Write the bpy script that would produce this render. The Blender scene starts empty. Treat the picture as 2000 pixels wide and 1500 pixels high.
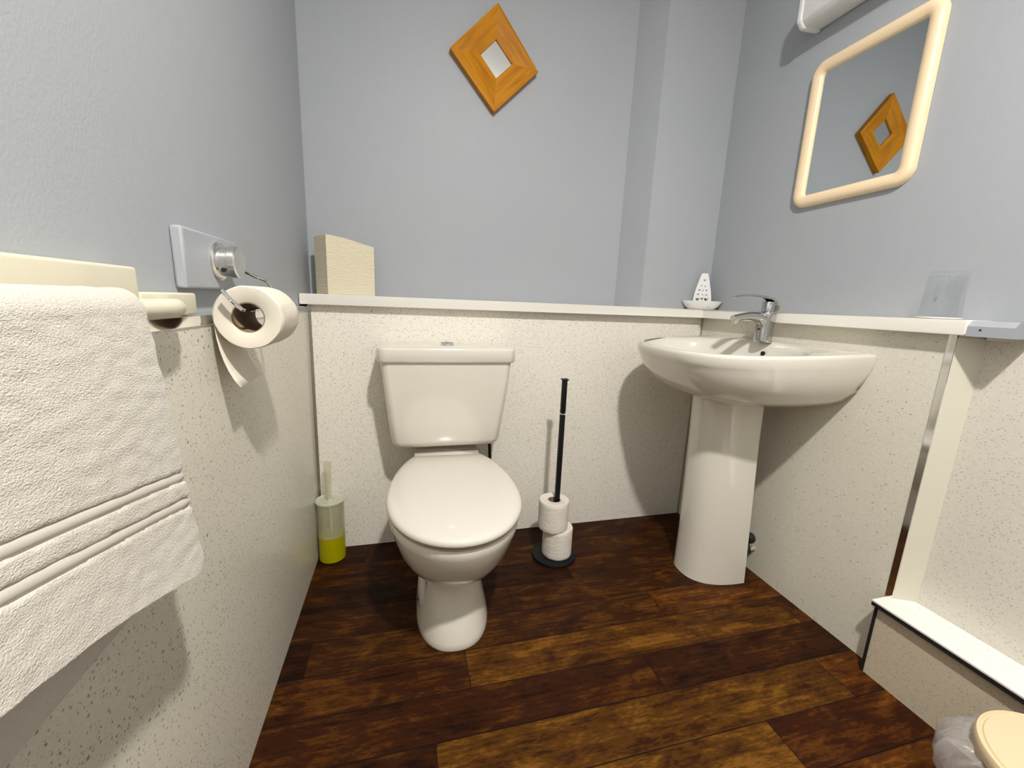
import bpy, bmesh, math, random
from mathutils import Vector, Matrix, noise
PI = math.pi
S = bpy.context.scene
C = S.collection
random.seed(4)

# ------------------------------------------------------------------ camera
cam_d = bpy.data.cameras.new('camera')
cam = bpy.data.objects.new('camera', cam_d); C.objects.link(cam)
cam_d.sensor_fit = 'HORIZONTAL'; cam_d.sensor_width = 36.0
cam_d.lens = 800.8 * 36 / 2000
cam_d.clip_start = 0.02
r_ = Vector((0.96829, -0.24666, 0.03964)); u_ = Vector((0.01076, 0.19970, 0.97980)); f_ = Vector((0.24959, 0.94830, -0.19602))
cam.matrix_world = Matrix(((r_.x, u_.x, -f_.x, 0.33548), (r_.y, u_.y, -f_.y, -1.61155), (r_.z, u_.z, -f_.z, 0.99890), (0, 0, 0, 1)))
S.camera = cam

# ------------------------------------------------------------------ world, light, exposure
w = bpy.data.worlds.new('world'); S.world = w; w.use_nodes = True
w.node_tree.nodes['Background'].inputs[0].default_value = (0.9, 0.95, 1, 1)
w.node_tree.nodes['Background'].inputs[1].default_value = 0.05
S.view_settings.view_transform = 'Standard'; S.view_settings.look = 'None'
S.view_settings.gamma = 1.0; S.view_settings.exposure = 0.86
S.view_settings.use_curve_mapping = False
# the only light is the ceiling lamp: a bright lens facing down under a dimmer frosted globe (built below)
LX, LY, LZ = 0.68, -1.77, 2.48
LAMP_R, LAMP_STRENGTH, LAMP_COLOR = 0.052, 110.0, (1.0, 0.97, 0.925)
ld = bpy.data.lights.new('ceiling_lamp_light', 'AREA'); ld.shape = 'DISK'; ld.size = 0.10
ld.energy = 27.0; ld.color = LAMP_COLOR
lo = bpy.data.objects.new('ceiling_lamp_light', ld); C.objects.link(lo)
lo.location = (LX, LY, LZ - LAMP_R - 0.004)

# ------------------------------------------------------------------ helpers
def tag(o, label=None, cat=None, group=None, kind=None):
    for k, v in (('label', label), ('category', cat), ('group', group), ('kind', kind)):
        if v: o[k] = v
    return o

def wpos(o):
    p = Vector((0, 0, 0))
    while o: p += o.location; o = o.parent
    return p

def thing(name, label, cat, loc, group=None):
    o = bpy.data.objects.new(name, None); C.objects.link(o); o.location = loc
    o.empty_display_size = 0.05
    return tag(o, label, cat, group)

def obj(name, bm, m, parent=None, origin=(0, 0, 0), smooth=35, mods=None):
    """bm is in world coordinates; linked as ONE mesh object"""
    bmesh.ops.recalc_face_normals(bm, faces=bm.faces)
    base = wpos(parent) if parent else Vector((0, 0, 0))
    org = Vector(origin)
    if parent: org = base
    bmesh.ops.translate(bm, verts=bm.verts, vec=-org)
    me = bpy.data.meshes.new(name); bm.to_mesh(me); bm.free()
    if smooth is not None:
        for p in me.polygons: p.use_smooth = True
        me.set_sharp_from_angle(angle=math.radians(smooth))
    o = bpy.data.objects.new(name, me); C.objects.link(o)
    if parent: o.parent = parent
    else: o.location = org
    if m: me.materials.append(m)
    return o

def struct(name, bm, m, smooth=35):
    return tag(obj(name, bm, m, smooth=smooth), kind='structure')

def box(bm, x0, x1, y0, y1, z0, z1, bev=0, seg=3):
    r = bmesh.ops.create_cube(bm, size=1)
    vs = r['verts']
    for v in vs:
        v.co = Vector(((x0 + x1) / 2 + v.co.x * (x1 - x0), (y0 + y1) / 2 + v.co.y * (y1 - y0), (z0 + z1) / 2 + v.co.z * (z1 - z0)))
    if bev:
        es = list({e for v in vs for e in v.link_edges})
        bmesh.ops.bevel(bm, geom=es, offset=bev, segments=seg, affect='EDGES', profile=0.5)
    return bm

def B(*a, **k): return box(bmesh.new(), *a, **k)

def prism(bm, pts, z0, z1, bev=0, seg=3, axis='z'):
    """pts 2D polygon extruded; axis = extrusion axis"""
    def mk(p, h):
        return {'z': (p[0], p[1], h), 'x': (h, p[0], p[1]), 'y': (p[0], h, p[1])}[axis]
    a = [bm.verts.new(mk(p, z0)) for p in pts]; b = [bm.verts.new(mk(p, z1)) for p in pts]
    n = len(pts); fs = [bm.faces.new(a), bm.faces.new(b)]
    for i in range(n): fs.append(bm.faces.new((a[i], a[(i + 1) % n], b[(i + 1) % n], b[i])))
    if bev:
        es = list({e for f in fs for e in f.edges})
        bmesh.ops.bevel(bm, geom=es, offset=bev, segments=seg, affect='EDGES', profile=0.5)
    return bm

def loft(bm, rings, cap0=True, cap1=True, close=True):
    vr = [[bm.verts.new(p) for p in r] for r in rings]
    n = len(rings[0])
    for a, b in zip(vr[:-1], vr[1:]):
        for i in range(n if close else n - 1):
            j = (i + 1) % n
            bm.faces.new((a[i], a[j], b[j], b[i]))
    if cap0: bm.faces.new(vr[0])
    if cap1: bm.faces.new(vr[-1])
    return bm

def circ(c, r, n=32, axis='z', ph=0):
    out = []
    for i in range(n):
        a = 2 * PI * i / n + ph
        p, q = r * math.cos(a), r * math.sin(a)
        d = {'z': (p, q, 0), 'x': (0, p, q), 'y': (p, 0, q)}[axis]
        out.append((c[0] + d[0], c[1] + d[1], c[2] + d[2]))
    return out

def lathe(bm, prof, c, n=48, axis='z', cap0=True, cap1=True):
    """prof: (radius, height along axis from c)"""
    rings = []
    for r, h in prof:
        cc = {'z': (c[0], c[1], c[2] + h), 'x': (c[0] + h, c[1], c[2]), 'y': (c[0], c[1] + h, c[2])}[axis]
        rings.append(circ(cc, max(r, 1e-4), n, axis))
    return loft(bm, rings, cap0, cap1)

def tube(bm, pts, rad, n=12, caps=True, flat=None):
    pts = [Vector(p) for p in pts]
    m = len(pts)
    rads = rad if isinstance(rad, (list, tuple)) else [rad] * m
    up = None; rings = []
    for i in range(m):
        t = (pts[min(i + 1, m - 1)] - pts[max(i - 1, 0)]).normalized()
        if up is None:
            up = Vector((0, 0, 1)) if abs(t.z) < 0.9 else Vector((0, 1, 0))
        s = t.cross(up).normalized(); up = s.cross(t).normalized()
        fl = flat[i] if flat else (1, 1)
        rings.append([pts[i] + rads[i] * (math.cos(2 * PI * k / n) * s * fl[0] + math.sin(2 * PI * k / n) * up * fl[1]) for k in range(n)])
    return loft(bm, rings, caps, caps)

def smooth_path(pts, sub=8):
    P = [Vector(p) for p in pts]; out = []
    Q = [P[0]] + P + [P[-1]]
    for i in range(1, len(Q) - 2):
        p0, p1, p2, p3 = Q[i - 1], Q[i], Q[i + 1], Q[i + 2]
        for k in range(sub):
            t = k / sub
            out.append(0.5 * ((2 * p1) + (-p0 + p2) * t + (2 * p0 - 5 * p1 + 4 * p2 - p3) * t * t + (-p0 + 3 * p1 - 3 * p2 + p3) * t ** 3))
    out.append(P[-1]); return out

# ------------------------------------------------------------------ materials
def mat(name, col=(0.8, 0.8, 0.8), rough=0.5, metal=0.0, trans=0.0, ior=1.45, coat=0.0, sss=0.0, spec=0.5):
    m = bpy.data.materials.new(name); m.use_nodes = True
    b = m.node_tree.nodes['Principled BSDF']
    b.inputs['Base Color'].default_value = (*col, 1)
    b.inputs['Roughness'].default_value = rough
    b.inputs['Metallic'].default_value = metal
    b.inputs['Transmission Weight'].default_value = trans
    b.inputs['IOR'].default_value = ior
    b.inputs['Coat Weight'].default_value = coat
    b.inputs['Coat Roughness'].default_value = 0.05
    b.inputs['Specular IOR Level'].default_value = spec
    if sss:
        b.inputs['Subsurface Weight'].default_value = sss
        b.inputs['Subsurface Scale'].default_value = 0.01
    return m

class N:
    def __init__(s, m): s.t = m.node_tree; s.b = s.t.nodes['Principled BSDF']
    def n(s, typ, **k):
        nd = s.t.nodes.new(typ)
        for a, v in k.items():
            if a == 'i':
                for q, w_ in v.items(): nd.inputs[q].default_value = w_
            else: setattr(nd, a, v)
        return nd
    def l(s, a, b): s.t.links.new(a, b)
    def math(s, op, a, b=0.0, c=None, clamp=False):
        nd = s.n('ShaderNodeMath', operation=op); nd.use_clamp = clamp
        for i, v in enumerate((a, b) + ((c,) if c is not None else ())):
            if isinstance(v, (int, float)): nd.inputs[i].default_value = v
            else: s.l(v, nd.inputs[i])
        return nd.outputs[0]
    def mix(s, fac, a, b, mode='MIX'):
        nd = s.n('ShaderNodeMix', data_type='RGBA', blend_type=mode)
        for sock, v in ((nd.inputs[0], fac), (nd.inputs[6], a), (nd.inputs[7], b)):
            if isinstance(v, (int, float)): sock.default_value = v
            elif isinstance(v, tuple): sock.default_value = (*v, 1)
            else: s.l(v, sock)
        return nd.outputs[2]
    def coord(s, scale=(1, 1, 1)):
        tc = s.n('ShaderNodeTexCoord'); mp = s.n('ShaderNodeMapping'); mp.inputs['Scale'].default_value = scale
        s.l(tc.outputs['Object'], mp.inputs[0]); return mp.outputs[0]
    def bump(s, h, strength, dist=0.001):
        nd = s.n('ShaderNodeBump'); nd.inputs['Strength'].default_value = strength; nd.inputs['Distance'].default_value = dist
        s.l(h, nd.inputs['Height']); s.l(nd.outputs[0], s.b.inputs['Normal'])

def speckled(name, base, rough=0.32, dens=0.8, amt=0.6, sc=1.0, stretch=(1, 1, 1)):
    m = mat(name, base, rough); k = N(m); co = k.coord(stretch)
    col = base
    def layer(scale, thr, keep, c, colr, a):
        v = k.n('ShaderNodeTexVoronoi', i={'Scale': scale * sc, 'Randomness': 1.0}); k.l(co, v.inputs['Vector'])
        nz = k.n('ShaderNodeTexNoise', i={'Scale': scale * sc * 1.7, 'Detail': 1.0}); k.l(co, nz.inputs['Vector'])
        sep = k.n('ShaderNodeSeparateColor'); k.l(v.outputs['Color'], sep.inputs[0])
        d = k.math('ADD', v.outputs['Distance'], k.math('MULTIPLY', k.math('SUBTRACT', nz.outputs['Fac'], 0.5), 0.5))
        f = k.math('MULTIPLY', k.math('LESS_THAN', d, thr), k.math('GREATER_THAN', sep.outputs[0], keep))
        return k.mix(k.math('MULTIPLY', f, a), c, colr)
    n1 = k.n('ShaderNodeTexNoise', i={'Scale': 90.0, 'Detail': 3.0}); k.l(co, n1.inputs['Vector'])
    base_c = k.mix(k.math('MULTIPLY', k.math('SUBTRACT', n1.outputs['Fac'], 0.35, clamp=True), 1.2, clamp=True), tuple(c * 1.05 for c in base), tuple(c * 0.93 for c in base))
    c = layer(260, 0.29, 1 - dens * 0.95, base_c, tuple(x * 0.58 for x in base), amt * 0.95)
    c = layer(150, 0.25, 1 - dens * 0.62, c, (base[0] * 0.40, base[1] * 0.36, base[2] * 0.33), min(1, amt * 1.2))
    c = layer(70, 0.13, 0.86, c, (0.16, 0.13, 0.11), amt * 1.1)
    k.l(c, k.b.inputs['Base Color'])
    return m

PANEL = (0.84, 0.795, 0.705)
M = {}
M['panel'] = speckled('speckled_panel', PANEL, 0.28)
M['panel_left'] = speckled('speckled_panel_left', (0.70, 0.665, 0.565), 0.22, dens=0.7, amt=0.6)  # same panelling as the back; weaker side light put into darker base
M['panel_plain'] = mat('smooth_cream_panel', (0.68, 0.65, 0.54), 0.35)
M['ledge'] = mat('white_gloss_ledge', (0.80, 0.77, 0.70), 0.25, coat=0.2)
M['ceramic'] = mat('white_ceramic', (0.72, 0.68, 0.595), 0.12, coat=0.6)
M['seat'] = mat('white_seat_plastic', (0.70, 0.655, 0.585), 0.16, coat=0.3)
M['chrome'] = mat('chrome', (0.82, 0.83, 0.83), 0.07, 1.0)
M['button'] = mat('dull_flush_button', (0.35, 0.35, 0.34), 0.3, 1.0)
M['tap_chrome'] = mat('tap_chrome', (0.52, 0.52, 0.51), 0.09, 1.0)  # chrome darkened to stand in for dark reflections the room lacks
M['satin'] = mat('satin_nickel', (0.75, 0.74, 0.71), 0.25, 1.0)
M['alu'] = mat('aluminium_trim', (0.50, 0.48, 0.43), 0.25, 1.0)
M['black'] = mat('matt_black_metal', (0.006, 0.006, 0.007), 0.5, spec=0.25)
M['dark'] = mat('dark_rubber', (0.01, 0.01, 0.01), 0.6)
M['cream'] = mat('cream_plastic', (0.70, 0.65, 0.50), 0.35)
M['white'] = mat('white_plastic', (0.80, 0.80, 0.78), 0.35)
M['mirror'] = mat('mirror_glass', (0.78, 0.82, 0.82), 0.01, 1.0)
M['mirror_small'] = mat('small_mirror_glass', (0.9, 0.93, 0.93), 0.02, 1.0)
M['peach'] = mat('peach_gloss_frame', (0.92, 0.72, 0.47), 0.3, coat=0.3)
M['binlid'] = mat('cream_bin_lid', (0.74, 0.59, 0.375), 0.35, coat=0.1)
def sheer(name, col, rough, alpha):
    m = bpy.data.materials.new(name); m.use_nodes = True; nt = m.node_tree; nt.nodes.clear()
    o_ = nt.nodes.new('ShaderNodeOutputMaterial'); mx = nt.nodes.new('ShaderNodeMixShader'); t_ = nt.nodes.new('ShaderNodeBsdfTransparent'); p_ = nt.nodes.new('ShaderNodeBsdfPrincipled')
    t_.inputs[0].default_value = (.96, .97, .93, 1)
    p_.inputs['Base Color'].default_value = (*col, 1); p_.inputs['Roughness'].default_value = rough
    mx.inputs[0].default_value = alpha
    nt.links.new(t_.outputs[0], mx.inputs[1]); nt.links.new(p_.outputs[0], mx.inputs[2]); nt.links.new(mx.outputs[0], o_.inputs[0]); return m
M['frost'] = sheer('frosted_plastic', (0.66, 0.63, 0.45), 0.3, 0.34)
M['liquid'] = mat('yellow_green_fluid', (0.40, 0.36, 0.0), 0.35, spec=0.3)
def thin_glass():
    m = bpy.data.materials.new('clear_glass'); m.use_nodes = True; nt = m.node_tree; nt.nodes.clear()
    o_ = nt.nodes.new('ShaderNodeOutputMaterial'); mx = nt.nodes.new('ShaderNodeMixShader'); t_ = nt.nodes.new('ShaderNodeBsdfTransparent'); g_ = nt.nodes.new('ShaderNodeBsdfGlossy'); f_n = nt.nodes.new('ShaderNodeMath'); lw = nt.nodes.new('ShaderNodeLayerWeight'); lw.inputs[0].default_value = .25; f_n.operation = 'MULTIPLY_ADD'; f_n.inputs[1].default_value = .12; f_n.inputs[2].default_value = .015; nt.links.new(lw.outputs['Facing'], f_n.inputs[0])
    t_.inputs[0].default_value = (.985, .99, .99, 1); g_.inputs['Roughness'].default_value = .02; pass
    nt.links.new(f_n.outputs[0], mx.inputs[0]); nt.links.new(t_.outputs[0], mx.inputs[1]); nt.links.new(g_.outputs[0], mx.inputs[2]); nt.links.new(mx.outputs[0], o_.inputs[0]); return m
M['glass'] = thin_glass()
M['china'] = mat('white_china', (0.80, 0.79, 0.75), 0.15, coat=0.5)
M['painted'] = mat('painted_block', (0.36, 0.38, 0.405), 0.6)
M['ceiling'] = mat('white_ceiling', (0.74, 0.72, 0.67), 0.8)
M['door'] = mat('white_door', (0.5, 0.49, 0.46), 0.4)
M['hole'] = mat('black_hole', (0.005, 0.005, 0.005), 0.8)
M['brass'] = mat('dull_pipe', (0.55, 0.50, 0.40), 0.4, 0.3)
M['core'] = mat('cardboard', (0.25, 0.17, 0.10), 0.9)
em = mat('lamp_globe', (1, 1, 1), 0.5)
em.node_tree.nodes['Principled BSDF'].inputs['Emission Color'].default_value = (*LAMP_COLOR, 1)
em.node_tree.nodes['Principled BSDF'].inputs['Emission Strength'].default_value = LAMP_STRENGTH
M['lamp'] = em

def paint():
    m = mat('blue_grey_wall_paint', (0.365, 0.40, 0.465), 0.5, spec=0.35); k = N(m); co = k.coord()
    n = k.n('ShaderNodeTexNoise', i={'Scale': 260.0, 'Detail': 2.0}); k.l(co, n.inputs['Vector'])
    n2 = k.n('ShaderNodeTexNoise', i={'Scale': 2.5, 'Detail': 2.0}); k.l(co, n2.inputs['Vector'])
    k.l(k.mix(n2.outputs['Fac'], (0.375, 0.395, 0.425), (0.405, 0.42, 0.44)), k.b.inputs['Base Color'])
    k.bump(n.outputs['Fac'], 0.35, 0.0012); return m
M['paint'] = paint()

def terry():
    m = mat('terry_cotton', (0.66, 0.62, 0.54), 0.95, spec=0.1); k = N(m); co = k.coord((1, 1, 1.6))
    n = k.n('ShaderNodeTexNoise', i={'Scale': 520.0, 'Detail': 2.0, 'Distortion': 0.1}); k.l(co, n.inputs['Vector'])
    n2 = k.n('ShaderNodeTexNoise', i={'Scale': 260.0, 'Detail': 2.0}); k.l(co, n2.inputs['Vector'])
    h = k.math('ADD', n.outputs['Fac'], k.math('MULTIPLY', n2.outputs['Fac'], 0.9))
    at = k.n('ShaderNodeAttribute', attribute_name='plush')
    k.bump(k.math('MULTIPLY', h, at.outputs['Fac']), 0.42, 0.003)
    k.l(k.mix(k.math('MULTIPLY', at.outputs['Fac'], n.outputs['Fac']), (0.54, 0.50, 0.43), (0.64, 0.59, 0.51)), k.b.inputs['Base Color'])
    k.b.inputs['Sheen Weight'].default_value = 0.3
    return m
M['terry'] = terry()

def tissue(name, col, scale, st=0.6, dist=0.002, stretch=(1, 1, 1)):
    m = mat(name, col, 0.9, spec=0.15); k = N(m); co = k.coord(stretch)
    n = k.n('ShaderNodeTexNoise', i={'Scale': scale, 'Detail': 3.0}); k.l(co, n.inputs['Vector'])
    k.bump(n.outputs['Fac'], st, dist); return m
M['tissue'] = tissue('tissue_paper', (0.74, 0.68, 0.57), 45, 0.25, 0.002)
M['tissue_stand'] = tissue('quilted_tissue', (0.78, 0.73, 0.65), 60, 0.6, 0.003, (1, 1, 1.6))

def towelpaper():
    m = mat('folded_paper_towels', (0.80, 0.745, 0.59), 0.85, spec=0.15); k = N(m)
    tc = k.n('ShaderNodeTexCoord'); sp = k.n('ShaderNodeSeparateXYZ'); k.l(tc.outputs['Object'], sp.inputs[0])
    n = k.n('ShaderNodeTexNoise', i={'Scale': 9.0, 'Detail': 1.0}); k.l(tc.outputs['Object'], n.inputs['Vector'])
    z = k.math('ADD', k.math('MULTIPLY', sp.outputs[2], 1150.0), k.math('MULTIPLY', n.outputs['Fac'], 6.0))
    s_ = k.math('MULTIPLY', k.math('ADD', k.math('SINE', z), 1.0), 0.5)
    k.l(k.mix(k.math('POWER', s_, 3.0), (0.78, 0.71, 0.54), (0.60, 0.53, 0.37)), k.b.inputs['Base Color'])
    k.bump(s_, 0.5, 0.0015); return m
M['ptowel'] = towelpaper()

def oak():
    m = mat('oak', (0.42, 0.19, 0.035), 0.5, spec=0.25); k = N(m)
    tc = k.n('ShaderNodeTexCoord'); uv = k.n('ShaderNodeMapping'); uv.inputs['Scale'].default_value = (4, 38, 1)
    k.l(tc.outputs['UV'], uv.inputs[0])
    n = k.n('ShaderNodeTexNoise', i={'Scale': 1.6, 'Detail': 5.0, 'Distortion': 0.5}); k.l(uv.outputs[0], n.inputs['Vector'])
    cr = k.n('ShaderNodeValToRGB'); e = cr.color_ramp.elements
    e[0].position = 0.22; e[0].color = (0.33, 0.11, 0.001, 1); e[1].position = 0.60; e[1].color = (0.56, 0.225, 0.003, 1)
    k.l(n.outputs['Fac'], cr.inputs[0]); k.l(cr.outputs[0], k.b.inputs['Base Color'])
    k.bump(n.outputs['Fac'], 0.15, 0.001); return m
M['oak'] = oak()

def floor_mat():
    m = mat('plank_vinyl', (0.1, 0.05, 0.02), 0.5, spec=0.12); k = N(m)
    tone = k.n('ShaderNodeAttribute', attribute_name='tone').outputs['Fac']
    red = k.n('ShaderNodeAttribute', attribute_name='red').outputs['Fac']
    off = k.n('ShaderNodeAttribute', attribute_name='off').outputs['Fac']
    tc = k.n('ShaderNodeTexCoord'); sp = k.n('ShaderNodeSeparateXYZ'); k.l(tc.outputs['Object'], sp.inputs[0])
    def vec(sx, sy):
        cb = k.n('ShaderNodeCombineXYZ')
        k.l(k.math('MULTIPLY', sp.outputs[0], sx), cb.inputs[0]); k.l(k.math('MULTIPLY', sp.outputs[1], sy), cb.inputs[1])
        k.l(k.math('MULTIPLY', off, 37.0), cb.inputs[2]); return cb.outputs[0]
    g = k.n('ShaderNodeTexNoise', i={'Scale': 1.0, 'Detail': 7.0, 'Roughness': 0.62, 'Distortion': 0.9}); k.l(vec(6, 30), g.inputs['Vector'])
    bl = k.n('ShaderNodeTexNoise', i={'Scale': 1.0, 'Detail': 3.0, 'Distortion': 1.2}); k.l(vec(7.0, 13), bl.inputs['Vector'])
    fi = k.n('ShaderNodeTexNoise', i={'Scale': 1.0, 'Detail': 4.0}); k.l(vec(60, 220), fi.inputs['Vector'])
    wv = k.n('ShaderNodeTexWave', i={'Scale': 1.0, 'Distortion': 6.0, 'Detail': 2.0}, bands_direction='Y'); k.l(vec(4, 22), wv.inputs['Vector'])
    v = k.math('MULTIPLY', g.outputs['Fac'], 0.78)
    v = k.math('ADD', v, k.math('MULTIPLY', bl.outputs['Fac'], 0.62))
    v = k.math('ADD', v, k.math('MULTIPLY', fi.outputs['Fac'], 0.40))
    v = k.math('ADD', v, k.math('MULTIPLY', wv.outputs['Fac'], 0.06))
    v = k.math('SUBTRACT', v, 0.93)
    v = k.math('ADD', k.math('MULTIPLY', v, 1.25), tone)
    cr = k.n('ShaderNodeValToRGB'); cr.color_ramp.interpolation = 'EASE'
    e = cr.color_ramp.elements
    e[0].position = 0.08; e[0].color = (0.010, 0.0028, 0.0010, 1)
    e[1].position = 0.9; e[1].color = (0.172, 0.071, 0.0085, 1)
    q = cr.color_ramp.elements.new(0.42); q.color = (0.031, 0.0095, 0.0022, 1)
    q = cr.color_ramp.elements.new(0.62); q.color = (0.073, 0.0265, 0.0030, 1)
    k.l(v, cr.inputs[0])
    cold = k.mix(red, cr.outputs[0], k.mix(1.0, cr.outputs[0], (1.10, 0.85, 0.9), 'MULTIPLY'))
    uv = k.n('ShaderNodeUVMap'); su = k.n('ShaderNodeSeparateXYZ'); k.l(uv.outputs[0], su.inputs[0])
    seam = k.math('LESS_THAN', k.math('MINIMUM', su.outputs[0], su.outputs[1]), 0.0028)
    k.l(k.mix(k.math('MULTIPLY', seam, 0.9), cold, (0.008, 0.004, 0.003)), k.b.inputs['Base Color'])
    k.bump(v, 0.25, 0.0015)
    k.l(k.math('ADD', 0.42, k.math('MULTIPLY', fi.outputs['Fac'], 0.2)), k.b.inputs['Roughness'])
    return m
M['floor'] = floor_mat()

# ------------------------------------------------------------------ room shell
XL, XR, YB, ZC, YF = -0.022, 1.700, 0.170, 2.60, -2.75
W = 1.6417            # right wainscot plane; left and back wainscots lie at x = 0 and y = 0
def build_floor():
    bm = bmesh.new(); lt = bm.faces.layers.float.new('tone'); lr = bm.faces.layers.float.new('red'); lof = bm.faces.layers.float.new('off')
    uv = bm.loops.layers.uv.new('UVMap')
    ys = [0.2, 0.117, -0.003, -0.123, -0.243, -0.363, -0.4835, -0.604, -0.7235, -0.843, -0.9665, -1.087]
    while ys[-1] > -2.8: ys.append(ys[-1] - 0.12)
    joints = {4: .93, 5: .672, 6: 1.1605, 7: .49, 8: .9975, 9: .391, 10: 1.195}
    known = {(4, 0): (.32, .2), (4, 1): (.44, .3), (5, 0): (.40, .3), (5, 1): (.44, .2), (6, 0): (.50, .1), (6, 1): (.58, .6), (7, 0): (.47, .4), (7, 1): (.63, .1),
             (8, 0): (.40, .4), (8, 1): (.34, .4), (9, 0): (.34, .2), (9, 1): (.64, .0), (9, 2): (.56, .8), (10, 0): (.60, .1), (10, 1): (.66, .0), (10, 2): (.48, .8),
             (6, -1): (.20, .2), (7, 2): (.5, .6), (5, 2): (.42, .5)}
    rnd = random.Random(11)
    for i in range(len(ys) - 1):
        y1, y0 = ys[i], ys[i + 1]
        j = joints.get(i, rnd.uniform(0, 1.1))
        xs = [j + 1.1 * k for k in range(-2, 4)]
        xs = [-0.1] + [x for x in xs if -0.05 < x < 1.82] + [1.85]
        first = 0 if xs[1] > 0.2 else -1
        for k in range(len(xs) - 1):
            x0, x1 = xs[k], xs[k + 1]
            # slices so that seams get exact distances
            t, rd = known.get((i, k if i not in (6,) else k + first), (rnd.uniform(.3, .6), rnd.random()))
            o = rnd.random()
            vs = [bm.verts.new((x0, y0, 0)), bm.verts.new((x1, y0, 0)), bm.verts.new((x1, y1, 0)), bm.verts.new((x0, y1, 0))]
            f = bm.faces.new(vs); f[lt] = t; f[lr] = rd; f[lof] = o
            for l in f.loops: l[uv].uv = ((l.vert.co.x - x0), (l.vert.co.y - y0))
    # base slab below
    me = bpy.data.meshes.new('floor'); bm.to_mesh(me); bm.free()
    me.materials.append(M['floor'])
    o = bpy.data.objects.new('floor', me); C.objects.link(o); tag(o, kind='structure')
build_floor()

struct('ceiling', B(-0.15, 1.85, YF - 0.1, 0.35, ZC, ZC + 0.1), M['ceiling'])
struct('wall_left', B(XL - 0.1, XL, YF, YB + 0.1, 0, ZC), M['paint'])
struct('wall_back', B(XL, XR, YB, YB + 0.1, 0, ZC), M['paint'])
struct('wall_right', B(XR, XR + 0.1, YF, YB + 0.1, 0, ZC), M['paint'])
struct('wall_front', B(XL, XR, YF - 0.1, YF, 0, ZC), M['paint'])
d = tag(obj('door_1', B(0.45, 1.25, YF, YF + 0.03, 0, 2.0, bev=0.003), M['door']), kind='structure')
struct('trim_9', prism(bmesh.new(), [(0.39, 0), (0.45, 0), (0.45, 2.0), (1.25, 2.0), (1.25, 0), (1.31, 0), (1.31, 2.06), (0.39, 2.06)], YF, YF + 0.018, axis='y'), M['door'])
# boxed pipe pillar in the back right corner
struct('wall_pillar', prism(bmesh.new(), [(1.284, YB), (1.352, 0.0545), (XR, 0.0545), (XR, YB)], 1.0, ZC), M['paint'])
# wainscot panels
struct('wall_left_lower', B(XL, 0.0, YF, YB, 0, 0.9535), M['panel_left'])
struct('wall_back_lower', B(0.0, W, 0.0, YB, 0, 0.972), M['panel'])
RE = -0.905
M['panel_right'] = speckled('speckled_panel_right', (0.72, 0.685, 0.58), 0.28, dens=0.8, stretch=(1, 1, 1.7))  # back panelling again, the side wall's weaker light put into its colour
struct('wall_right_lower', prism(bmesh.new(), [(W, 0), (W, RE), (XR, RE - 0.028), (XR, 0)], 0, 0.972), M['panel_right'])
struct('wall_right_reveal', prism(bmesh.new(), [(W + 0.0005, RE - 0.0002), (1.6935, RE - 0.0262), (1.6935, RE - 0.0290), (W + 0.0005, RE - 0.0035)], 0.2, 0.957), M['panel_plain'])
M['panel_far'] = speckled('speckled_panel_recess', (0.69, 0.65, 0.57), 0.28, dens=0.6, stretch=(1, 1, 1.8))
struct('wall_right_recess', B(1.6935, XR, YF, RE - 0.026, 0, 0.957), M['panel_far'])
# ledge on top of the boxing
LZ0, LZ1 = 0.9635, 1.0
bx, by = 1.6097, -0.035
bm = prism(bmesh.new(), [(XL + .002, by), (bx, by), (bx, -0.936), (XR, -0.936), (XR, 0.0545), (1.352, 0.0545), (1.284, YB), (XL + .002, YB)], LZ0, LZ1, bev=0.004, seg=3)
struct('trim_1', bm, M['ledge'])
# metal trims
struct('trim_2', B(-0.0225, 0.0025, YF, -0.002, 0.9385, 0.957, bev=0.0015, seg=1), M['chrome'])
struct('trim_3', B(0.0, 0.010, -0.004, 0.0, 0, 0.9635), M['alu'])
struct('trim_4', B(W - 0.005, W, -0.006, 0.0, 0, 0.9635), M['alu'])
struct('trim_5', B(W - 0.003, W + 0.002, RE - 0.003, RE + 0.013, 0.2311, 0.9635), M['chrome'])
struct('trim_6', B(1.6885, XR, YF, RE - 0.03, 0.952, 0.962, bev=0.001, seg=1), M['alu'])
# low boxed step along the recess
KX = 1.5965
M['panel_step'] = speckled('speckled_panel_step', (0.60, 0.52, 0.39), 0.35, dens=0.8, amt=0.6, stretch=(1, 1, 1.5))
struct('wall_step', B(KX, 1.6935, YF, RE + 0.001, 0, 0.2245), M['panel_step'])
M['cap'] = speckled('white_step_cap', (0.86, 0.85, 0.79), 0.3, dens=0.3, amt=0.25)
struct('trim_7', B(KX - 0.0160, 1.6935, YF, RE + 0.007, 0.225, 0.231, bev=0.001, seg=1), M['cap'])
struct('trim_8', prism(bmesh.new(), [(KX - 0.0155, 0.2140), (KX, 0.2140), (KX, 0.225), (KX - 0.0155, 0.225)], YF, RE + 0.0065, axis='y'), M['dark'])  # dark edge trim, its height partly standing in for shade under the cap
struct('trim_11', B(KX - 0.003, KX + 0.002, RE - 0.003, RE + 0.004, 0, 0.2140), M['dark'])

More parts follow.
